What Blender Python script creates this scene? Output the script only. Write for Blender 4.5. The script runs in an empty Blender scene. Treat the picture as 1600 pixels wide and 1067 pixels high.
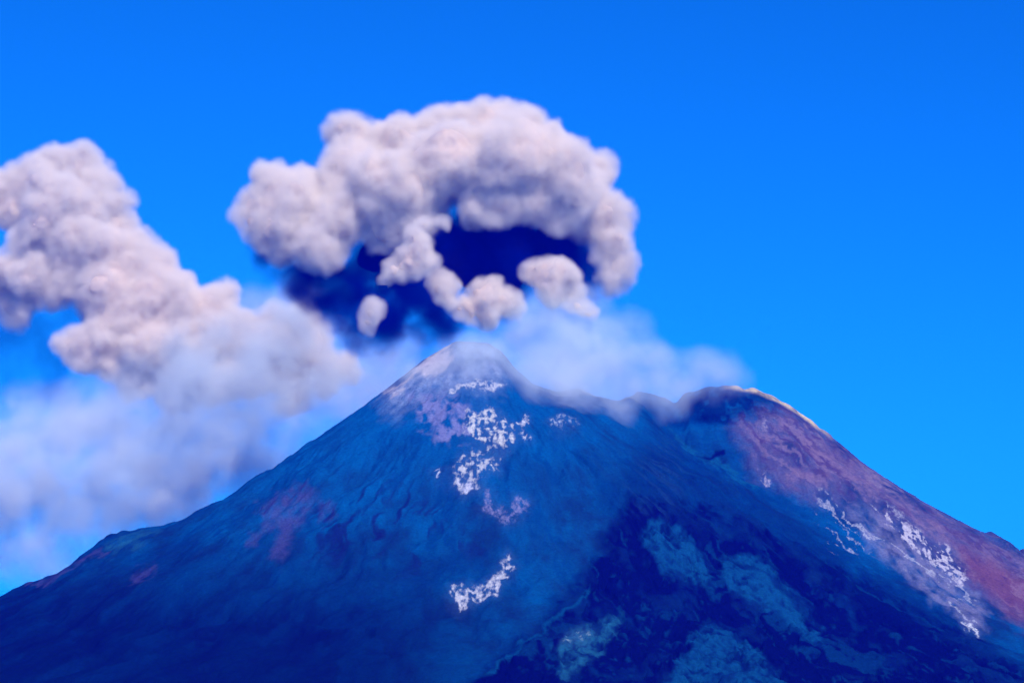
import bpy, math, random
import numpy as np

# ------------------------------------------------------------------ camera, sky, sun, exposure
scene = bpy.context.scene
COL = scene.collection
TANH = 1300.0 / 7000.0            # tan of half the horizontal field of view
PITCH = math.radians(10.0)
CAM = np.array([0.0, 0.0, 0.0])
cam_data = bpy.data.cameras.new("camera")
cam_data.sensor_fit = 'HORIZONTAL'
cam_data.angle = 2 * math.atan(TANH)
cam_data.clip_start = 1.0
cam_data.clip_end = 200000.0
cam = bpy.data.objects.new("camera", cam_data)
cam.location = CAM
cam.rotation_euler = (math.pi / 2 + PITCH, 0, 0)
COL.objects.link(cam)
scene.camera = cam

SUN_ELEV = math.radians(45.0)
SUN_AZ = math.radians(158.0)      # clockwise from +Y (the viewing direction): front right of the cloud
sun_dir = np.array([math.sin(SUN_AZ) * math.cos(SUN_ELEV), math.cos(SUN_AZ) * math.cos(SUN_ELEV), math.sin(SUN_ELEV)])

world = bpy.data.worlds.new("World")
scene.world = world
world.use_nodes = True
wn = world.node_tree
wn.nodes.clear()
sky = wn.nodes.new("ShaderNodeTexSky")
sky.sky_type = 'NISHITA'
sky.sun_disc = False
sky.sun_elevation = SUN_ELEV
sky.sun_rotation = SUN_AZ
sky.altitude = 1500
sky.air_density = 1.0
sky.dust_density = 0.3
sky.ozone_density = 3.0
tint = wn.nodes.new("ShaderNodeMix")
tint.data_type = 'RGBA'
tint.blend_type = 'MULTIPLY'
tint.inputs[0].default_value = 1.0
tint.inputs[7].default_value = (0.018, 0.30, 0.41, 1)
bg = wn.nodes.new("ShaderNodeBackground")
bg.inputs["Strength"].default_value = 0.10
wout = wn.nodes.new("ShaderNodeOutputWorld")
deep = wn.nodes.new("ShaderNodeGamma")
deep.inputs["Gamma"].default_value = 1.8
wn.links.new(sky.outputs[0], deep.inputs["Color"])
wn.links.new(deep.outputs[0], tint.inputs[6])
wn.links.new(tint.outputs[2], bg.inputs["Color"])
wn.links.new(bg.outputs[0], wout.inputs["Surface"])

sun_data = bpy.data.lights.new("sun", 'SUN')
sun_data.energy = 5.0
sun_data.angle = math.radians(0.53)
sun_data.color = (1.0, 0.88, 0.77)
sun = bpy.data.objects.new("sun", sun_data)
from mathutils import Vector
sun.rotation_euler = Vector(tuple(-sun_dir)).to_track_quat('-Z', 'Y').to_euler()
sun.location = (2000, 3000, 5000)
COL.objects.link(sun)

scene.view_settings.view_transform = 'Standard'
scene.view_settings.look = 'None'
scene.view_settings.exposure = 0.42
scene.view_settings.gamma = 1.0
scene.view_settings.use_curve_mapping = False
cy = scene.cycles
cy.max_bounces = 10
cy.diffuse_bounces = 2
cy.volume_bounces = 6
cy.transparent_max_bounces = 48
cy.volume_max_steps = 160
cy.volume_step_rate = 2.0
cy.use_denoising = True
cy.use_adaptive_sampling = True
cy.adaptive_threshold = 0.02

# ------------------------------------------------------------------ helpers
CP, SP = math.cos(PITCH), math.sin(PITCH)


def at(px, py, Y):
    """the point at depth Y seen at photo pixel (px, py)"""
    a = (px - 800.0) / 800.0 * TANH
    b = (533.5 - py) / 800.0 * TANH
    s = Y / (CP - SP * b)
    return np.array([a * s, Y, (SP + CP * b) * s])


def to_px(x, y, z):
    f = y * CP + z * SP
    u = -y * SP + z * CP
    return 800 + x / f / TANH * 800, 533.5 - u / f / TANH * 800


MPP = 7000 * TANH / 800.0 / CP       # metres per photo pixel near the summit


def tag(o, label=None, cat=None, group=None, kind=None):
    for k, v in (("label", label), ("category", cat), ("group", group), ("kind", kind)):
        if v:
            o[k] = v
    return o


rng = np.random.default_rng(7)
T2 = rng.random((256, 256)).astype(np.float32)
T3 = rng.random((64, 64, 64)).astype(np.float32)


def vn2(x, y):
    xi, yi = np.floor(x).astype(int), np.floor(y).astype(int)
    fx, fy = x - xi, y - yi
    fx, fy = fx * fx * fx * (fx * (fx * 6 - 15) + 10), fy * fy * fy * (fy * (fy * 6 - 15) + 10)
    a, b, c, d = xi & 255, (xi + 1) & 255, yi & 255, (yi + 1) & 255
    return (T2[a, c] * (1 - fx) + T2[b, c] * fx) * (1 - fy) + (T2[a, d] * (1 - fx) + T2[b, d] * fx) * fy


def fbm2(x, y, o=4, g=0.5):
    s, amp, t = 0, 1.0, 0
    for i in range(o):
        s = s + amp * (vn2(x + 17.3 * i, y + 5.1 * i) * 2 - 1)
        t += amp
        amp *= g
        x, y = x * 1.93 * .94 + y * .65, y * 1.93 * .94 - x * .65
    return s / t


def vn3(p):
    i = np.floor(p).astype(int)
    f = p - i
    f = f * f * (3 - 2 * f)
    i0, i1 = i & 63, (i + 1) & 63
    def g(a, b, c):
        return T3[a[:, 0], b[:, 1], c[:, 2]]
    x0 = (g(i0, i0, i0) * (1 - f[:, 0]) + g(i1, i0, i0) * f[:, 0]) * (1 - f[:, 1]) + (g(i0, i1, i0) * (1 - f[:, 0]) + g(i1, i1, i0) * f[:, 0]) * f[:, 1]
    x1 = (g(i0, i0, i1) * (1 - f[:, 0]) + g(i1, i0, i1) * f[:, 0]) * (1 - f[:, 1]) + (g(i0, i1, i1) * (1 - f[:, 0]) + g(i1, i1, i1) * f[:, 0]) * f[:, 1]
    return x0 * (1 - f[:, 2]) + x1 * f[:, 2]


def sstep(a, b, x):
    t = np.clip((x - a) / (b - a), 0, 1)
    return t * t * (3 - 2 * t)


def new_mat(name):
    m = bpy.data.materials.new(name)
    m.use_nodes = True
    m.node_tree.nodes.clear()
    out = m.node_tree.nodes.new("ShaderNodeOutputMaterial")
    return m, m.node_tree, out


# ------------------------------------------------------------------ terrain: the volcano
PROFILE = np.array([(-60, 962), (0, 937), (50, 911), (100, 887), (130, 873), (160, 857), (195, 834), (215, 827), (250, 819), (290, 807), (330, 788),
                    (400, 747), (440, 721), (500, 679), (560, 639), (600, 609), (660, 562), (700, 539), (712, 533), (738, 534), (765, 536), (785, 549), (805, 574),
                    (835, 600), (870, 612), (905, 606), (930, 618), (965, 626), (1000, 611), (1030, 618), (1052, 628), (1075, 613), (1100, 606), (1140, 602), (1185, 609),
                    (1215, 622), (1245, 640), (1300, 681), (1350, 723), (1400, 756), (1450, 787), (1500, 813), (1537, 832), (1547, 829), (1562, 836),
                    (1574, 850), (1600, 858), (1660, 884)], float)

A0 = at(740, 530, 7000)
B0 = at(1130, 600, 7330)


def axis(parts):
    out = []
    for a, b, s in parts:
        n = max(1, int(round((b - a) / s)))
        out.append(np.linspace(a, b, n, endpoint=False))
    out.append(np.array([parts[-1][1]]))
    return np.concatenate(out)


XS = axis([(-30000, -8000, 2000), (-8000, -3000, 400), (-3000, -1450, 30), (-1450, 1500, 2.7), (1500, 3000, 30), (3000, 8000, 400), (8000, 30000, 2000)])
YS = axis([(-20000, 0, 2000), (0, 4000, 200), (4000, 5000, 20), (5000, 7150, 3.6), (7150, 7600, 5.0), (7600, 9000, 35), (9000, 14000, 400), (14000, 40000, 2600)])
X, Y = np.meshgrid(XS, YS)


def cone(r, top):
    rr = np.array([0, 60, 150, 900, 1500, 2200, 3500, 5500, 7000, 60000], float)
    dd = np.array([0, 8, 62, 520, 830, 1080, 1240, 1300, 1310, 1330], float)
    return top - np.interp(r, rr, dd)


wx = 60 * fbm2(X / 420, Y / 420, 3)
wy = 60 * fbm2(X / 420 + 40, Y / 420 + 9, 3)
RA = np.hypot(X - A0[0] + wx * .5, Y - A0[1] + wy * .5)
RB = np.hypot(X - B0[0] + wx * .5, Y - B0[1] + wy * .5)
HA = cone(RA, A0[2])
HB = cone(RB * 1.0, B0[2])
k = 16.0
H = np.maximum(HA, HB) + k * np.log1p(np.exp(-np.abs(HA - HB) / k))
thA = np.arctan2(X - A0[0], -(Y - A0[1]))
thB = np.arctan2(X - B0[0], -(Y - B0[1]))
# gullies running down slope
mask_far = sstep(0, 2500, np.minimum(RA, RB)) * 0 + 1
g1 = fbm2(thA * 16 + 2.2 * fbm2(X / 200, Y / 200, 2), RA / 420 + 11, 3)
g2 = fbm2(thB * 20 + 2.0 * fbm2(X / 170, Y / 170, 2), RB / 380 + 31, 3)
wB = sstep(-40, 40, HB - HA)
gul = g1 * (1 - wB) + g2 * wB
rr_ = np.minimum(RA, RB)
H = H + gul * 12 * sstep(90, 700, rr_)
H = H - 2.5 * sstep(.15, .6, fbm2(thA * 46 + 1.5 * fbm2(X / 90, Y / 90, 2), RA / 240 + 3, 2)) * (1 - wB) * sstep(150, 500, RA)
H = H + 9 * fbm2(X / 110, Y / 110, 4) * sstep(60, 300, rr_) + 2.2 * fbm2(X / 24, Y / 34, 3) * sstep(60, 260, rr_)
# crater bowls
H = H - 45 * np.exp(-(RA / 48) ** 2) - 40 * np.exp(-(RB / 60) ** 2)
# small spur on the right skyline and a hump on the left one
near_grid = (Y > 4900) & (Y < 7700)

# skyline correction: nudge the crest heights until the outline is the mountain's real one
bins = np.arange(-60, 1664, 4.0)
tgt = np.interp(bins, PROFILE[:, 0], PROFILE[:, 1])
sel_r = np.where((YS > 6200) & (YS < 7700))[0]
sel_c = np.where((XS > -1700) & (XS < 1750))[0]
sub = np.ix_(sel_r, sel_c)
crest_y = np.interp(XS, [-2000, A0[0], B0[0], 2200], [A0[1], A0[1], B0[1], B0[1]])
wgt = np.exp(-((YS[:, None] - crest_y[None, :]) / 420.0) ** 2)
for it in range(10):
    px, py = to_px(X[sub], Y[sub], H[sub])
    idx = np.round((px + 60) / 4).astype(int)
    sil = np.full(len(bins), 1e9)
    ok = (idx >= 0) & (idx < len(bins))
    np.minimum.at(sil, idx[ok], py[ok])
    d = np.where(sil < 1e8, (sil - tgt) * MPP, 0)
    kw = 6 if it < 6 else 3
    kern = np.exp(-(np.arange(-kw, kw + 1) / (kw / 2.2)) ** 2); kern /= kern.sum()
    d = np.convolve(np.pad(d, kw, mode='edge'), kern, 'valid')
    xb = (bins - 800) / 800 * TANH * 7150
    dx = np.interp(XS, xb, d, left=d[0], right=d[-1])
    H = H + .8 * dx[None, :] * wgt
H = H + 0.8 * fbm2(X / 9, Y / 9, 2) * near_grid

# ------------------------------------------------------------------ colours of the ground (ash, lava, sulphur, scoria)
PX, PY = to_px(X, np.maximum(Y, 50), H)
N1 = fbm2(X / 60, Y / 120, 4)
N2 = fbm2(X / 17 + 7, Y / 38, 4)
N3 = fbm2(X / 7 + 3, Y / 16, 3)
qx = PX + 14 * fbm2(X / 40, Y / 85 + 50, 3) + 5 * fbm2(X / 12, Y / 26 + 50, 3)
qy = PY + 14 * fbm2(X / 40 + 80, Y / 85, 3) + 5 * fbm2(X / 12 + 80, Y / 26, 3)


def poly_sd(pts, x, y):
    """signed distance to a polygon in photo pixels: positive inside"""
    pts = np.array(pts, float)
    inside = np.zeros(x.shape, bool)
    d = np.full(x.shape, 1e9)
    n = len(pts)
    for i in range(n):
        ax, ay = pts[i]
        bx, by = pts[(i + 1) % n]
        ex, ey = bx - ax, by - ay
        t = np.clip(((x - ax) * ex + (y - ay) * ey) / (ex * ex + ey * ey + 1e-9), 0, 1)
        d = np.minimum(d, np.hypot(x - ax - t * ex, y - ay - t * ey))
        c = ((ay > y) != (by > y)) & (x < (bx - ax) * (y - ay) / (by - ay + 1e-12) + ax)
        inside ^= c
    return np.where(inside, d, -d)


fine_r = np.where((YS >= 4990) & (YS <= 7610))[0]
fine_c = np.where((XS >= -1460) & (XS <= 1510))[0]
FS = np.ix_(fine_r, fine_c)
fqx, fqy, fn1, fn2, fn3 = qx[FS], qy[FS], N1[FS], N2[FS], N3[FS]
fpx, fpy = PX[FS], PY[FS]


def soft(pts, w):
    return sstep(-w, w, poly_sd(pts, fqx, fqy))


C = np.empty(fqx.shape + (3,))
ash = np.array([0.001, 0.074, 0.205])
ash_dk = np.array([0.003, 0.030, 0.085])
basalt = np.array([0.001, 0.002, 0.030])
strk = fbm2(thA[FS] * 30 + fn1, RA[FS] / 260, 3)
t = np.clip(.5 + .7 * fn1 + .5 * strk + .25 * fn2, 0, 1)[..., None]
C[:] = ash_dk * (1 - t) + ash * 1.15 * t


def paint(mask, col):
    global C
    col = np.array(col, float)
    C = C * (1 - mask[..., None]) + col * mask[..., None]


# greener, darker toe of the slope and paler upper flank
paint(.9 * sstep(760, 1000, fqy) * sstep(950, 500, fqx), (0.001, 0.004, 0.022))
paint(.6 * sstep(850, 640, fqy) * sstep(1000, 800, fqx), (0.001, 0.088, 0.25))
# dark streaks on the left face
st = sstep(.10, .5, fbm2(thA[FS] * 55 + 2 * fn1, RA[FS] / 120 + 9, 3))
paint(.8 * st * soft([(470, 770), (560, 750), (720, 780), (760, 860), (600, 900), (480, 860)], 40), (0.004, 0.010, 0.055))
# dark basalt flows below the saddle
dark = soft([(985, 775), (1060, 768), (1120, 790), (1200, 830), (1330, 890), (1480, 965), (1640, 1070), (1640, 1120), (690, 1120), (760, 1040), (850, 962), (915, 885), (950, 820)], 24)
dark = np.maximum(dark, .55 * soft([(940, 790), (1000, 690), (1060, 690), (1120, 725), (1200, 790), (1330, 872), (1330, 900), (1120, 830), (980, 850)], 34))
dark = dark * np.clip(.85 + .5 * fn1 + .3 * fn2, 0, 1)
paint(.5 * sstep(.05, .45, strk + .5 * fn2) * sstep(620, 720, fqy) * (1 - .6 * sstep(900, 1000, fqy)), (0.001, 0.022, 0.085))
paint(np.clip(1.15 * dark, 0, .97), basalt)
paint(.8 * soft([(860, 965), (925, 915), (928, 922), (840, 990), (770, 1050), (760, 1048)], 4), (0.002, 0.06, 0.14))
paint(.6 * soft([(1030, 663), (1062, 684), (1112, 716), (1180, 760), (1178, 766), (1105, 724), (1050, 684)], 4), (0.004, 0.09, 0.17))
paint(.45 * soft([(1180, 790), (1300, 850), (1450, 940), (1600, 1030), (1600, 1050), (1400, 950), (1250, 870)], 25), (0.001, 0.02, 0.07))
paint(.75 * soft([(1080, 612), (1150, 608), (1240, 640), (1260, 668), (1200, 655), (1150, 668), (1090, 650), (1070, 632)], 8) * sstep(-.25, .25, fn2 + fn1), basalt)
paint(.9 * soft([(1090, 706), (1112, 712), (1130, 705), (1128, 718), (1108, 722)], 4), basalt)
paint(.9 * soft([(1240, 682), (1262, 690), (1300, 708), (1298, 718), (1262, 703)], 4), basalt)
s1 = fbm2(thA[FS] * 52 + 3.5 * fn1, RA[FS] / 420 + 4, 4)
paint(.45 * dark * sstep(.22, .5, s1 + .5 * fn2), (0.002, 0.050, 0.12))
lobe_polys = [
    [(1003, 838), (1028, 815), (1062, 822), (1085, 858), (1108, 900), (1108, 922), (1070, 910), (1032, 885), (1012, 860)],
    [(1122, 882), (1165, 868), (1203, 882), (1220, 915), (1260, 965), (1290, 1010), (1250, 990), (1200, 960), (1140, 925)],
    [(1030, 1090), (1075, 1010), (1100, 978), (1135, 982), (1190, 1025), (1235, 1090)],
    [(868, 1010), (905, 972), (968, 966), (955, 998), (915, 1040), (885, 1062)],
]
lobes = []
for i, p in enumerate(lobe_polys):
    m = soft(p, 7)
    lobes.append(m)
    paint(.80 * m * np.clip(.75 + 1.1 * fn2 + .7 * s1 + .5 * fn3, 0.15, 1), (0.003, 0.066, 0.155) if i < 3 else (0.010, 0.10, 0.17))
paint(.5 * soft([(985, 760), (1010, 700), (1050, 690), (1070, 760), (1040, 800), (1000, 800)], 20) * sstep(-.1, .3, fbm2(thA[FS] * 60, RA[FS] / 200, 2)), (0.008, 0.05, 0.12))
# ruddy scoria on the right flank
red = soft([(1150, 668), (1215, 648), (1262, 650), (1310, 690), (1400, 757), (1500, 812), (1640, 880), (1640, 985), (1590, 960), (1500, 890), (1420, 830), (1345, 782), (1270, 775), (1195, 742)], 30)
paint(.95 * red * np.clip(.75 + .7 * fn1 + .4 * fn2, .15, 1), (0.13, 0.095, 0.155))
paint(.7 * soft([(1500, 855), (1560, 885), (1640, 930), (1640, 990), (1570, 950), (1510, 900)], 18), (0.15, 0.055, 0.075))
paint(.5 * soft([(1255, 655), (1330, 712), (1420, 775), (1390, 775), (1300, 715), (1235, 670)], 8) * sstep(-.2, .3, fn2), (0.20, 0.17, 0.22))
rsn = fbm2(((fqx - 1270) * .78 + (fqy - 760) * .62) / 60 + 9, ((fqy - 760) * .78 - (fqx - 1270) * .62) / 7 + 4, 4)
paint(.6 * red * sstep(.0, .5, rsn + .4 * fn2), (0.035, 0.022, 0.075))
paint(.4 * red * sstep(.1, .5, -rsn + .4 * fn3), (0.22, 0.16, 0.22))
# ruddy patches on the left flank
rd = soft([(402, 800), (430, 765), (480, 755), (495, 785), (460, 830), (440, 880), (420, 870), (435, 820), (405, 830)], 9)
rd = np.maximum(rd, soft([(490, 790), (515, 780), (525, 805), (500, 820)], 8) * .6)
rd = np.maximum(rd, soft([(385, 830), (402, 825), (400, 850), (382, 852)], 6) * .7)
rd = np.maximum(rd, soft([(212, 890), (240, 878), (244, 892), (222, 910), (202, 918)], 6) * .9)
rd = np.maximum(rd, soft([(45, 912), (100, 884), (160, 855), (165, 862), (110, 892), (55, 920)], 3))
paint(.45 * rd * np.clip(.75 + fn2, 0, 1), (0.07, 0.06, 0.16))
paint(.6 * soft([(165, 850), (200, 834), (245, 823), (225, 842), (180, 865)], 8), (0.012, 0.10, 0.16))
# pale ash cap round the summit crater
cap = soft([(596, 612), (650, 560), (700, 530), (790, 530), (800, 590), (760, 606), (700, 606), (660, 618), (610, 640)], 9)
cap2 = soft([(596, 612), (650, 560), (700, 530), (790, 530), (800, 590), (760, 606), (700, 606), (660, 618), (610, 640)], 28)
paint(.8 * cap2 * np.clip(.7 + .6 * fn2, 0, 1), (0.26, 0.34, 0.48))
paint(.7 * soft([(600, 611), (660, 562), (704, 536), (712, 545), (690, 575), (650, 590), (612, 616)], 7), (0.55, 0.52, 0.54))
paint(.8 * sstep(-.35, .25, fn2 + .7 * fn1) * soft([(640, 620), (700, 608), (740, 640), (735, 690), (690, 690), (655, 665)], 8), (0.17, 0.19, 0.36))
# sulphur and salt crusts
spk = np.clip(.45 * fn2 + .75 * fn3 + .6 * fbm2(X[FS] / 8 + 2 * fn1, Y[FS] / 70, 3), -1, 1)
wh = []
CR = np.zeros(fqx.shape + (4,))


def lay(mask, col):
    """a thin mineral crust: its colour, and how much of it there is"""
    global CR
    w = mask[..., None]
    CR[..., :3] = np.where(CR[..., 3:] > 0.02, CR[..., :3] * (1 - w) + np.array(col) * w, np.array(col))  * (w > 0) + CR[..., :3] * (w <= 0)
    CR[..., 3] = np.maximum(CR[..., 3], mask)




def crust(pts, w, thr, col, a=1.0):
    paint(.30 * a * soft(pts, 16), (.06, .13, .24))
    m = soft(pts, w) * sstep(thr - .40, thr + .45, spk)
    wh.append(m * a)
    lay(m * a, col)


crust([(706, 602), (740, 594), (788, 596), (790, 606), (760, 610), (715, 614)], 4, -.35, (.44, .48, .53))
crust([(726, 640), (760, 632), (800, 660), (802, 695), (785, 704), (752, 690), (728, 682)], 6, -.10, (.56, .59, .57))
crust([(806, 655), (822, 650), (825, 685), (812, 690)], 4, -.05, (.7, .74, .78), .85)
crust([(722, 706), (752, 698), (795, 712), (780, 730), (755, 735), (748, 765), (722, 775), (703, 760), (705, 735)], 5, -.02, (.52, .55, .56))
crust([(708, 755), (735, 752), (745, 768), (725, 776)], 4, -.3, (.62, .66, .80), .9)
crust([(750, 770), (765, 765), (772, 790), (800, 800), (808, 782), (828, 785), (822, 805), (780, 820), (758, 798)], 5, -.3, (.24, .24, .42), .7)
crust([(705, 925), (725, 910), (752, 918), (780, 895), (795, 872), (803, 890), (785, 912), (782, 925), (742, 942), (715, 955)], 4, -.22, (.54, .57, .60))
crust([(668, 733), (690, 733), (684, 752)], 3, -.1, (.6, .68, .75), .8)
crust([(860, 655), (900, 655), (905, 670), (870, 672)], 4, .15, (.4, .5, .6), .7)
# pale streaks down the right flank
thS = (fqy - 760) * .78 - (fqx - 1270) * .62          # across the fall line
alS = (fqx - 1270) * .78 + (fqy - 760) * .62
sn = fbm2(alS / 100 + 3, thS / 6, 3)
stk = soft([(1268, 768), (1320, 770), (1400, 790), (1450, 840), (1515, 900), (1545, 985), (1515, 985), (1440, 915), (1370, 865), (1300, 868), (1275, 820)], 10)
m = stk * sstep(.12, .38, sn + .35 * spk)
wh.append(m)
lay(.75 * m, (.40, .44, .52))
m = soft([(1330, 790), (1375, 800), (1440, 860), (1530, 930), (1545, 985), (1510, 980), (1420, 905), (1360, 850)], 10)
paint(.6 * m * np.clip(.7 + fn2, 0, 1), (.20, .20, .30))
m = soft([(1375, 790), (1410, 812), (1470, 855), (1515, 905), (1500, 920), (1440, 872), (1385, 815)], 6) * sstep(-.12, .2, spk)
wh.append(m)
lay(m, (.50, .50, .56))
crust([(1500, 965), (1520, 972), (1530, 992), (1505, 985)], 4, -.1, (.7, .76, .8))
crust([(1180, 650), (1205, 655), (1195, 672), (1178, 668)], 5, -.1, (.3, .27, .36), .7)
crust([(1192, 735), (1200, 740), (1207, 765), (1200, 768)], 3, -.3, (.5, .45, .5), .7)
crust([(880, 1000), (905, 978), (925, 985), (915, 1005)], 5, .1, (.25, .36, .36), .8)
# sulphur-yellow crater rim
rim = sstep(9, 2, fpy - np.interp(fpx, PROFILE[:, 0], PROFILE[:, 1])) * sstep(1120, 1160, fpx) * sstep(1310, 1270, fpx)
paint(.9 * rim * np.clip(.8 + .8 * fn2, 0, 1), (.62, .52, .30))

CFULL = np.empty(X.shape + (4,), np.float32)
CFULL[..., :3] = ash_dk
CFULL[..., 3] = 1
# rugged flow ridges on the dark lava
rug = 1 - np.abs(fbm2(thA[FS] * 60 + 3 * fn1, RA[FS] / 150, 4)) * 3
hf = H[FS]
hf += dark * (7 * rug + 3 * fn2)
hf += (1 - dark) * 2.0 * fbm2(thA[FS] * 90 + 2 * fn1, RA[FS] / 130, 3) * sstep(200, 500, RA[FS])
H[FS] = hf
tmp = CFULL[FS]
tmp[..., :3] = np.clip(C, 0, 1)
CFULL[FS] = tmp
CRFULL = np.zeros(X.shape + (4,), np.float32)
CRFULL[FS] = CR

rock, nt, out = new_mat("volcanic_rock")
ca = nt.nodes.new("ShaderNodeAttribute"); ca.attribute_name = "ground_colour"
tc = nt.nodes.new("ShaderNodeNewGeometry")
nz = nt.nodes.new("ShaderNodeTexNoise"); nz.inputs["Scale"].default_value = 0.16; nz.inputs["Detail"].default_value = 6; nz.inputs["Roughness"].default_value = .7
mr = nt.nodes.new("ShaderNodeMapRange"); mr.inputs[1].default_value = .3; mr.inputs[2].default_value = .7; mr.inputs[3].default_value = .72; mr.inputs[4].default_value = 1.28
mul = nt.nodes.new("ShaderNodeVectorMath"); mul.operation = 'SCALE'
bump = nt.nodes.new("ShaderNodeBump"); bump.inputs["Strength"].default_value = .6; bump.inputs["Distance"].default_value = 5
bs = nt.nodes.new("ShaderNodeBsdfPrincipled"); bs.inputs["Roughness"].default_value = .95; bs.inputs["Specular IOR Level"].default_value = 0
nt.links.new(tc.outputs["Position"], nz.inputs["Vector"])
nt.links.new(nz.outputs["Fac"], mr.inputs[0])
nt.links.new(ca.outputs["Color"], mul.inputs[0]); nt.links.new(mr.outputs[0], mul.inputs["Scale"])
cr = nt.nodes.new("ShaderNodeAttribute"); cr.attribute_name = "crust"
n2 = nt.nodes.new("ShaderNodeTexNoise"); n2.inputs["Scale"].default_value = .17; n2.inputs["Detail"].default_value = 5; n2.inputs["Roughness"].default_value = .7
mp = nt.nodes.new("ShaderNodeVectorMath"); mp.operation = 'MULTIPLY'; mp.inputs[1].default_value = (1, .35, .6)
sb = nt.nodes.new("ShaderNodeMath"); sb.operation = 'MULTIPLY_ADD'; sb.inputs[1].default_value = 1.15; sb.inputs[2].default_value = -.60
nr = nt.nodes.new("ShaderNodeMapRange"); nr.clamp = False; nr.inputs[1].default_value = .30; nr.inputs[2].default_value = .70; nr.inputs[3].default_value = .1; nr.inputs[4].default_value = .9
ad = nt.nodes.new("ShaderNodeMath"); ad.operation = 'ADD'
fr = nt.nodes.new("ShaderNodeMapRange"); fr.interpolation_type = 'SMOOTHSTEP'; fr.inputs[1].default_value = .10; fr.inputs[2].default_value = 1.55
mx = nt.nodes.new("ShaderNodeMix"); mx.data_type = 'RGBA'
nt.links.new(tc.outputs["Position"], mp.inputs[0]); nt.links.new(mp.outputs[0], n2.inputs["Vector"])
nt.links.new(cr.outputs["Alpha"], sb.inputs[0]); nt.links.new(sb.outputs[0], ad.inputs[0]); nt.links.new(n2.outputs["Fac"], nr.inputs[0]); nt.links.new(nr.outputs[0], ad.inputs[1])
nt.links.new(ad.outputs[0], fr.inputs[0]); nt.links.new(fr.outputs[0], mx.inputs[0])
nt.links.new(mul.outputs[0], mx.inputs[6]); nt.links.new(cr.outputs["Color"], mx.inputs[7])
nt.links.new(mx.outputs[2], bs.inputs["Base Color"])
nt.links.new(nz.outputs["Fac"], bump.inputs["Height"]); nt.links.new(bump.outputs[0], bs.inputs["Normal"])
nt.links.new(bs.outputs[0], out.inputs["Surface"])

# faces, and which part of the mountain each belongs to
nr, nc = X.shape
VCO = np.stack([X, Y, H], -1).reshape(-1, 3)
VCOL = CFULL.reshape(-1, 4)
VCR = CRFULL.reshape(-1, 4)
ii = np.arange(nr * nc).reshape(nr, nc)
FACES = np.stack([ii[:-1, :-1], ii[:-1, 1:], ii[1:, 1:], ii[1:, :-1]], -1).reshape(-1, 4)
owner = np.zeros((nr, nc), np.int16)
part_names = ["mountain"]


def own(mask, name, label=None):
    part_names.append((name, label))
    o = owner[FS]
    o[mask] = len(part_names) - 1
    owner[FS] = o


back = (Y[FS] > A0[1] + 60) & (fpx < 1000)
hidden = back
own((red > .55) & ~hidden, "scoria_slope", "ruddy purple scoria slope")
own((rd > .5) & (fpx > 370) & ~hidden, "scoria_patch", "faint ruddy patch")
own((rd > .5) & (fpx < 370) & ~hidden, "scoria_patch", "faint ruddy patch")
own((cap > .5) & (Y[FS] < A0[1] + 120), "summit_cap", "pale ash covered summit crater rim")
for i, m in enumerate(lobes):
    own((m > .5) & ~hidden, "lava_lobe", "paler blue grey lobe of old lava")
allw = np.max(np.stack(wh), 0)
for (x0, x1, y0, y1) in ((640, 840, 590, 704), (640, 840, 704, 770), (700, 830, 778, 825), (690, 815, 860, 965), (1250, 1560, 760, 1000)):
    own((allw > .45) & (fpx > x0) & (fpx < x1) & (fpy > y0) & (fpy < y1) & ~hidden, "crust", "white mineral crust")
own((rim > .4), "crater_rim", "sulphur yellow crater rim")
fown = owner[:-1, :-1].reshape(-1)


def mesh_np(name, co, faces, mat, col=None, smooth=True, crust_=None):
    me = bpy.data.meshes.new(name)
    n, f = len(co), len(faces)
    kf = faces.shape[1]
    me.vertices.add(n); me.loops.add(f * kf); me.polygons.add(f)
    me.vertices.foreach_set("co", co.astype(np.float32).ravel())
    me.loops.foreach_set("vertex_index", faces.astype(np.int32).ravel())
    me.polygons.foreach_set("loop_start", np.arange(0, f * kf, kf, dtype=np.int32))
    me.polygons.foreach_set("use_smooth", np.full(f, smooth))
    me.update(calc_edges=True)
    if col is not None:
        at_ = me.color_attributes.new("ground_colour", 'FLOAT_COLOR', 'POINT')
        at_.data.foreach_set("color", col.astype(np.float32).ravel())
    if crust_ is not None:
        at_ = me.color_attributes.new("crust", 'FLOAT_COLOR', 'POINT')
        at_.data.foreach_set("color", crust_.astype(np.float32).ravel())
    me.materials.append(mat)
    return me


def piece(name, k):
    f = FACES[fown == k]
    if len(f) == 0:
        return None
    u, inv = np.unique(f.ravel(), return_inverse=True)
    me = mesh_np(name, VCO[u], inv.reshape(-1, 4), rock, VCOL[u], crust_=VCR[u])
    o = bpy.data.objects.new(name, me)
    COL.objects.link(o)
    return o


mountain = piece("mountain", 0)
tag(mountain, "steep dark blue volcano with two summit craters", "volcano", kind="structure")
for k in range(1, len(part_names)):
    o = piece(part_names[k][0], k)
    if o:
        o.parent = mountain
        if part_names[k][1]:
            o["label"] = part_names[k][1]

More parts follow.
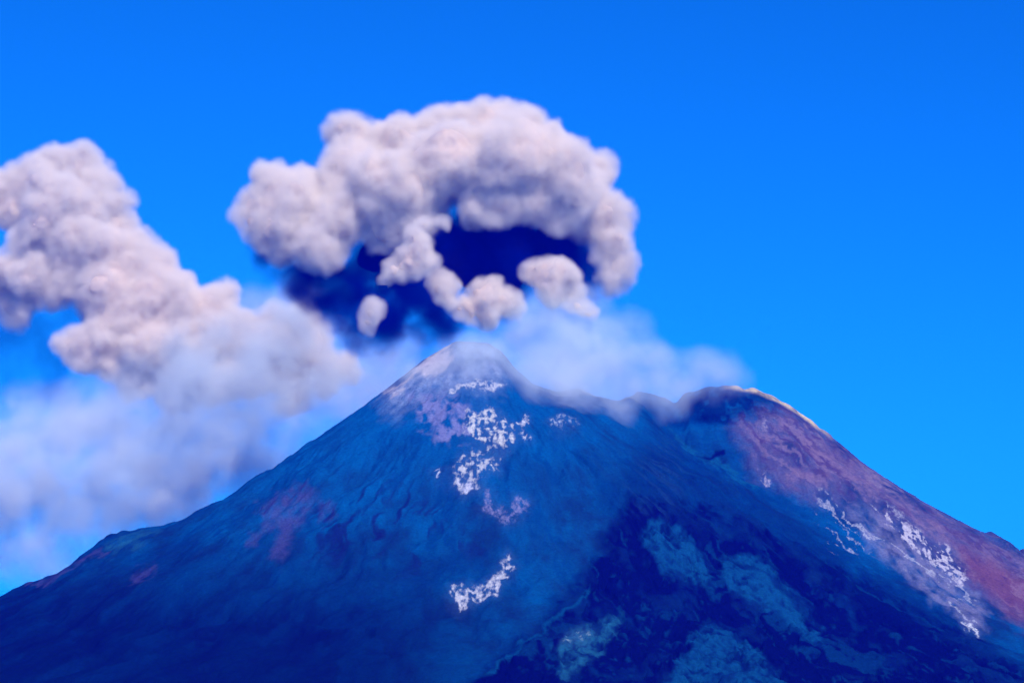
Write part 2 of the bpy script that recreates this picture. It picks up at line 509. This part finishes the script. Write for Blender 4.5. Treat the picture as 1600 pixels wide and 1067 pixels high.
# ------------------------------------------------------------------ fog volumes that thin out towards their edges
def fog_mat(name, density, colour, aniso=-.3, nscale=0.0, lo=.05, hi=1.6):
    m, nt, out = new_mat(name)
    at_ = nt.nodes.new("ShaderNodeAttribute"); at_.attribute_name = "density"
    mu = nt.nodes.new("ShaderNodeMath"); mu.operation = 'MULTIPLY'; mu.inputs[1].default_value = density
    v = nt.nodes.new("ShaderNodeVolumePrincipled"); v.inputs["Color"].default_value = (*colour, 1); v.inputs["Density Attribute"].default_value = ""
    v.inputs["Anisotropy"].default_value = aniso
    if nscale:
        gm = nt.nodes.new("ShaderNodeNewGeometry")
        nz = nt.nodes.new("ShaderNodeTexNoise"); nz.inputs["Scale"].default_value = nscale; nz.inputs["Detail"].default_value = 3; nz.inputs["Roughness"].default_value = .55
        mr = nt.nodes.new("ShaderNodeMapRange"); mr.inputs[1].default_value = .36; mr.inputs[2].default_value = .66; mr.inputs[3].default_value = lo * density; mr.inputs[4].default_value = hi * density
        nt.links.new(gm.outputs["Position"], nz.inputs["Vector"]); nt.links.new(nz.outputs["Fac"], mr.inputs[0]); nt.links.new(mr.outputs[0], mu.inputs[1])
    nt.links.new(at_.outputs["Fac"], mu.inputs[0]); nt.links.new(mu.outputs[0], v.inputs["Density"])
    nt.links.new(v.outputs[0], out.inputs["Volume"])
    return m


def make_fog(o, mat, voxel, band):
    ng = bpy.data.node_groups.new("fog", 'GeometryNodeTree')
    ng.interface.new_socket("Geometry", in_out='INPUT', socket_type='NodeSocketGeometry')
    ng.interface.new_socket("Geometry", in_out='OUTPUT', socket_type='NodeSocketGeometry')
    gi = ng.nodes.new("NodeGroupInput"); go = ng.nodes.new("NodeGroupOutput")
    mv = ng.nodes.new("GeometryNodeMeshToVolume"); mv.resolution_mode = 'VOXEL_SIZE'
    mv.inputs["Density"].default_value = 1.0; mv.inputs["Voxel Size"].default_value = voxel; mv.inputs["Interior Band Width"].default_value = band
    sm = ng.nodes.new("GeometryNodeSetMaterial"); sm.inputs["Material"].default_value = mat
    ng.links.new(gi.outputs[0], mv.inputs["Mesh"]); ng.links.new(mv.outputs[0], sm.inputs["Geometry"]); ng.links.new(sm.outputs[0], go.inputs[0])
    md = o.modifiers.new("fog", 'NODES'); md.node_group = ng
    return o


# ------------------------------------------------------------------ ash clouds
def ash_surface(name, col):
    m, nt, out = new_mat(name)
    g = nt.nodes.new("ShaderNodeNewGeometry")
    nz = nt.nodes.new("ShaderNodeTexNoise"); nz.inputs["Scale"].default_value = .02; nz.inputs["Detail"].default_value = 4
    mr = nt.nodes.new("ShaderNodeMapRange"); mr.inputs[3].default_value = .9; mr.inputs[4].default_value = 1.08
    mu = nt.nodes.new("ShaderNodeVectorMath"); mu.operation = 'SCALE'; mu.inputs[0].default_value = col
    b = nt.nodes.new("ShaderNodeBsdfPrincipled"); b.inputs["Roughness"].default_value = 1; b.inputs["Specular IOR Level"].default_value = 0
    nt.links.new(g.outputs["Position"], nz.inputs["Vector"]); nt.links.new(nz.outputs["Fac"], mr.inputs[0])
    nt.links.new(mr.outputs[0], mu.inputs["Scale"]); nt.links.new(mu.outputs[0], b.inputs["Base Color"])
    nt.links.new(b.outputs[0], out.inputs["Surface"])
    return m


def ico(sub):
    import bmesh
    bm = bmesh.new()
    bmesh.ops.create_icosphere(bm, subdivisions=sub, radius=1)
    co = np.array([v.co[:] for v in bm.verts]); fa = np.array([[v.index for v in f.verts] for f in bm.faces])
    bm.free()
    return co, fa


ICO = {1: ico(1), 2: ico(2), 3: ico(3)}


def grow(puffs, seed, n1=11, k1=.46, n2=8, k2=.5):
    """cauliflower: smaller billows budding from bigger ones"""
    r = random.Random(seed)
    out = list(puffs)
    lvl = list(puffs)
    for n, kk in ((n1, k1), (n2, k2)):
        nxt = []
        for (c, R) in lvl:
            for i in range(n):
                z = r.uniform(-1, 1); a = r.uniform(0, 6.283)
                d = np.array([math.sqrt(1 - z * z) * math.cos(a), math.sqrt(1 - z * z) * math.sin(a), z])
                rr = R * kk * r.uniform(.7, 1.2)
                nxt.append((c + d * (R * r.uniform(.80, 1.0) - rr * .25), rr))
        out += nxt
        lvl = nxt
    return out


def union(spheres, voxel, inflate=0.0, smooth=2, warp=0.0, wscale=40.0, lump=1.0, small=False):
    cos, fas, n = [], [], 0
    for c, R in spheres:
        R2 = R + inflate
        if R2 < voxel * 1.2:
            continue
        co, fa = ICO[3 if R2 > 60 else (2 if R2 > 16 else 1)]
        cos.append(co * R2 + c); fas.append(fa + n); n += len(co)
    me = bpy.data.meshes.new("tmp")
    co = np.concatenate(cos); fa = np.concatenate(fas)
    for sc_, am in (((60.0, 22.0), (26.0, 11.0)) if small else ((130.0, 22.0), (48.0, 9.0))):
        co = co + am * lump * 2 * (np.stack([vn3(co / sc_ + q) for q in (3.1, 17.7, 40.3)], -1) - .5)
    me = mesh_np("tmp", co, fa, bpy.data.materials[0])
    o = bpy.data.objects.new("tmp", me); COL.objects.link(o)
    md = o.modifiers.new("r", 'REMESH'); md.mode = 'VOXEL'; md.voxel_size = voxel
    if smooth:
        s = o.modifiers.new("s", 'SMOOTH'); s.factor = .5; s.iterations = smooth
    dg = bpy.context.evaluated_depsgraph_get()
    res = bpy.data.meshes.new_from_object(o.evaluated_get(dg))
    bpy.data.objects.remove(o); bpy.data.meshes.remove(me)
    if warp:
        n = len(res.vertices)
        co = np.empty(n * 3, np.float32); res.vertices.foreach_get("co", co); co = co.reshape(-1, 3)
        no = np.empty(n * 3, np.float32); res.vertex_normals.foreach_get("vector", no); no = no.reshape(-1, 3)
        dsp = 0
        for s, a in ((1, 1), (.5, .5), (.25, .25)):
            dsp = dsp + a * (1 - 2 * np.abs(vn3(co / (wscale * s) + 31.7) * 2 - 1))
        co = co + no * (dsp * warp)[:, None]
        res.vertices.foreach_set("co", co.astype(np.float32).ravel())
    res.polygons.foreach_set("use_smooth", np.ones(len(res.polygons), bool))
    res.update()
    return res


def place(me, name, mat, origin, parent=None):
    me.name = name
    me.materials.clear(); me.materials.append(mat)
    o = bpy.data.objects.new(name, me)
    COL.objects.link(o)
    o.location = origin if parent is None else (0, 0, 0)
    o.parent = parent
    return o


ASH = ash_surface("pale_ash", (.67, .545, .43))
ASH_SHADE = ash_surface("dark_ash_painted_shade", (.03, .02, .10))  # dark ash, with the shade under the cap put into its colour
VEIL = fog_mat("ash_veil", .070, (.99, .935, .84), -.3, .030, .45, 1.6)
VEIL_SHADE = fog_mat("dark_veil_painted_shade", .030, (.0, .02, .35), 0, .012, .0, 1.9)  # shade of the hollow under the cap, coloured into the fog


def cloud(name, label, puffs, Yc, seed, mat, veil, cat="ash cloud", group=None, voxel=5.0, gap=16.0, band=30.0, n1=9, n2=5, warp=6.0, core_shrink=13.0, lump=1.0, kind=None, small=False):
    """puffs: (photo x, photo y, radius in photo pixels, metres nearer the camera)"""
    base = at(puffs[0][0], puffs[0][1], Yc - puffs[0][3])
    sp = []
    for (x, y, r, dy) in puffs:
        yy = Yc - dy
        sp.append((at(x, y, yy) - base, r * (.93 if small else .90) * MPP * yy / 7000))
    g = grow(sp, seed, n1=n1, n2=n2)
    root = bpy.data.objects.new(name, None)
    root.location = base
    COL.objects.link(root)
    tag(root, label, cat, group, kind)
    place(union(g, voxel, -core_shrink, 10, warp, 60, lump, small), "billow", mat, None, root)
    if veil:
        make_fog(place(union(g, voxel * 1.4, gap, 3, max(warp, 2) * 1.5, 60, lump, small), "veil", veil, None, root), veil, voxel * 1.4, band)["kind"] = "stuff"
    return root


cap_puffs = [
    (445, 325, 48, 120), (402, 318, 22, 120), (428, 285, 26, 100), (395, 345, 22, 130), (470, 300, 34, 60), (430, 360, 34, 160),
    (500, 385, 36, 190), (520, 350, 42, 170), (548, 225, 34, 40), (560, 280, 52, 90), (600, 300, 56, 140), (545, 330, 40, 160),
    (625, 235, 50, 30), (640, 300, 56, 150), (680, 215, 42, 20), (600, 350, 36, 190), (640, 350, 30, 200),
    (722, 212, 46, 20), (765, 215, 46, 20), (700, 265, 58, 110), (790, 260, 60, 120), (820, 225, 40, 10), (860, 225, 34, 0),
    (850, 280, 56, 120), (905, 272, 34, 40), (900, 310, 46, 120), (930, 262, 20, 40), (935, 345, 36, 120), (955, 380, 28, 110), (965, 410, 22, 110), (958, 435, 18, 110),
    (965, 330, 18, 60), (745, 322, 22, 200), (785, 325, 28, 200), (830, 318, 34, 190), (870, 330, 26, 190),
    # the roof of the ring reaching toward the viewer
    (700, 250, 60, 190), (800, 245, 64, 210), (880, 275, 50, 200), (620, 290, 56, 210),
]
main_cloud = cloud("ash_cloud", "big mushroom shaped pale ash cloud billowing above the summit", cap_puffs, 7110, 3, ASH, VEIL, gap=19, band=34, core_shrink=16)

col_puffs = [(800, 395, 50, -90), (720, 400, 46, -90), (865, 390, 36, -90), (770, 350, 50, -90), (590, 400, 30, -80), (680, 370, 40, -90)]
dark_col = cloud("ash_column", "dark blue shadowed ash column rising under the mushroom cloud", col_puffs, 7000, 5, ASH_SHADE, None, n1=7, n2=5, core_shrink=4, warp=5)
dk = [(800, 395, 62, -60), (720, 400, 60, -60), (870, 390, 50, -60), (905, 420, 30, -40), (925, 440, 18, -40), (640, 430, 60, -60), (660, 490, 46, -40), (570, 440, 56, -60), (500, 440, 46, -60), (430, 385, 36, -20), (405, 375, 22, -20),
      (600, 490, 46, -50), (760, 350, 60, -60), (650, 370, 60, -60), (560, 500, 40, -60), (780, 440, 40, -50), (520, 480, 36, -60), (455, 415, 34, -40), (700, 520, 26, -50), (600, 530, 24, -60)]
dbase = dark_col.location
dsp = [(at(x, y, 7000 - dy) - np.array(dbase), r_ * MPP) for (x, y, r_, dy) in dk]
make_fog(place(union(grow(dsp, 6, n1=7, n2=4), 8, 12, 3, 8, 60), "veil", VEIL_SHADE, None, dark_col), VEIL_SHADE, 8, 55)["kind"] = "stuff"

PUFFS = [
    ("ash puff shaped like a hooked clump beneath the mushroom cloud", [(655, 388, 20, 260), (640, 410, 22, 260), (668, 412, 15, 260), (612, 427, 15, 260), (625, 418, 14, 260), (604, 440, 9, 260), (682, 405, 8, 260), (650, 368, 12, 255), (665, 352, 8, 250), (690, 350, 8, 250)]),
    ("lone small oval ash puff hanging beside the dark column", [(585, 483, 13, 260), (575, 497, 11, 260), (570, 508, 7, 260), (580, 495, 11, 260)]),
    ("small ash puff between the hooked clump and the domed puff", [(690, 445, 15, 110), (700, 458, 15, 110), (712, 448, 8, 110), (682, 435, 9, 110), (705, 472, 12, 110)]),
    ("broad domed ash puff just above the summit crater", [(762, 468, 26, 60), (735, 482, 20, 60), (790, 475, 20, 60), (715, 490, 12, 60), (760, 490, 22, 60), (805, 480, 12, 60)]),
    ("ash puff inside the lower opening of the mushroom cloud", [(855, 432, 26, 60), (835, 425, 18, 60), (880, 435, 24, 60), (895, 455, 16, 60), (870, 455, 26, 60), (920, 486, 12, 60), (905, 475, 14, 60)]),
]
for i, (lab, ps) in enumerate(PUFFS):
    cloud("ash_puff", lab, ps, 7000, 20 + i, ASH, VEIL, cat="ash puff", group="small ash puffs under the mushroom cloud", voxel=3.0, gap=12, band=24, n1=9, n2=4, warp=0, core_shrink=9, lump=.7, small=True)

left_puffs = [
    (60, 295, 44, 0), (30, 290, 30, 0), (85, 265, 28, -20), (115, 265, 28, -20), (130, 255, 20, -30), (148, 290, 30, -30), (160, 325, 30, -30), (20, 320, 34, 0), (-20, 310, 40, 0),
    (85, 315, 38, 60), (70, 345, 36, 70), (120, 340, 38, 50), (175, 355, 26, -20), (120, 375, 42, 60), (160, 390, 42, 40), (195, 380, 24, 0), (40, 370, 24, 40),
    (55, 430, 36, 40), (20, 425, 26, 40), (85, 455, 24, 40), (15, 480, 28, 20), (-20, 440, 40, 0), (110, 420, 36, 40),
    (200, 420, 44, 30), (235, 430, 40, 10), (180, 455, 48, 40), (240, 470, 54, 40), (275, 460, 34, 0), (290, 490, 48, 20), (220, 500, 50, 50),
    (130, 545, 32, 80), (165, 535, 36, 80), (110, 540, 18, 80), (170, 560, 30, 80), (180, 500, 44, 50), (240, 540, 50, 60),
    (340, 500, 40, 10), (355, 470, 20, 0), (310, 540, 50, 40), (380, 530, 44, 10), (430, 535, 42, 10), (470, 520, 32, 0), (490, 540, 26, 0), (540, 575, 20, 0), (505, 580, 26, 0),
    (400, 580, 40, 10), (450, 585, 36, 10), (340, 590, 40, 30), (280, 595, 36, 40), (210, 590, 28, 60), (455, 625, 22, 10),
]
left_cloud = cloud("ash_plume", "drifting pale ash plume leaning away from the volcano's slope", left_puffs, 8020, 9, ASH, VEIL, n1=8, n2=5, core_shrink=16, gap=22, band=40)
TEAL = fog_mat("painted_shade_smoke", .0045, (.0, .22, .55), 0, .010, .2, 1.6)  # smoke added for the shadow below the plume, the shade is its colour
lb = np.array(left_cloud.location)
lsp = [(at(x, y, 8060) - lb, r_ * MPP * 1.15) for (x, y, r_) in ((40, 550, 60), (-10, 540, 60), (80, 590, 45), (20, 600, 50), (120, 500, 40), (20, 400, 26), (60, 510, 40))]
make_fog(place(union(grow(lsp, 8, n1=6, n2=2), 12, 6, 4, 10, 80), "painted_shade_veil", TEAL, None, left_cloud), TEAL, 12, 60)["kind"] = "stuff"

# ------------------------------------------------------------------ soft fumes
def fume(name, label, puffs, Yc, seed, density, colour, band, voxel=14.0, nscale=.008, warp=14, lo=.05, hi=1.6):
    base = at(puffs[0][0], puffs[0][1], Yc - puffs[0][3])
    sp = [(at(x, y, Yc - dy) - base, r * MPP * (Yc - dy) / 7000) for (x, y, r, dy) in puffs]
    g = grow(sp, seed, n1=7, k1=.5, n2=3)
    me = union(g, voxel, 0, 4, warp, 90)
    m = fog_mat(name + "_smoke", density, colour, -.35, nscale, lo, hi)
    o = place(me, name, m, base)
    make_fog(o, m, voxel, band)
    return tag(o, label, "fumes", kind="stuff")


fume("summit_fumes", "thin white fumes drifting over the saddle between the two craters",
     [(880, 540, 66, 120), (820, 520, 50, 120), (940, 560, 62, 110), (900, 590, 58, 160), (985, 525, 36, 60), (1000, 580, 54, 120), (1060, 585, 48, 80), (1120, 590, 40, 60), (850, 495, 44, 120), (1160, 600, 24, 40),
      (960, 622, 48, 330), (760, 560, 46, 240), (840, 575, 50, 260), (1040, 622, 38, 280), (900, 615, 50, 330), (970, 635, 34, 300), (900, 490, 40, 120), (780, 505, 38, 130), (700, 585, 38, 280), (990, 500, 20, 40), (640, 590, 34, 200), (740, 580, 44, 300), (840, 602, 42, 330),
      (1070, 615, 30, 200), (870, 605, 44, 280), (660, 550, 30, 60), (920, 480, 28, 100)],
     7050, 31, .019, (.86, .97, .985), 120, voxel=11, nscale=.012, lo=.15, hi=1.6)
fume("plume_fumes", "hazy lower smoke spreading behind the volcano's slope",
     [(300, 640, 100, 60), (180, 650, 80, 0), (400, 630, 95, 60), (480, 610, 80, 40), (100, 720, 105, 0), (230, 740, 115, 0), (20, 760, 110, 0), (340, 720, 100, 0), (10, 690, 70, 0), (550, 590, 60, 0), (440, 560, 80, 60),
      (620, 570, 46, 0), (580, 620, 55, 0), (330, 570, 85, 80), (110, 660, 70, 0), (640, 540, 32, 0), (20, 840, 80, 0), (150, 810, 80, 0), (455, 480, 44, 0), (250, 600, 70, 80), (390, 480, 40, 40), (500, 540, 50, 60)],
     7940, 32, .0085, (.86, .95, .99), 110, voxel=16, nscale=.009, lo=.0, hi=2.0)

# ------------------------------------------------------------------ haze
def add_haze():
    m, nt, out = new_mat("air")
    v = nt.nodes.new("ShaderNodeVolumePrincipled")
    v.inputs["Color"].default_value = (.0, .015, .92, 1)
    v.inputs["Density"].default_value = 4.2e-5
    v.inputs["Density Attribute"].default_value = ""
    nt.links.new(v.outputs[0], out.inputs["Volume"])
    x0, x1, y0, y1, z0, z1 = -40000, 40000, -30000, 50000, float(H.min()) - 1.5, 2300
    co = np.array([(x, y, z) for z in (z0, z1) for y in (y0, y1) for x in (x0, x1)], float)
    fa = np.array([(0, 2, 3, 1), (4, 5, 7, 6), (0, 1, 5, 4), (2, 6, 7, 3), (0, 4, 6, 2), (1, 3, 7, 5)])
    o = bpy.data.objects.new("haze", mesh_np("haze", co, fa, m, smooth=False))
    COL.objects.link(o)
    tag(o, "thin blue air haze around the whole volcano", "haze", kind="stuff")


add_haze()
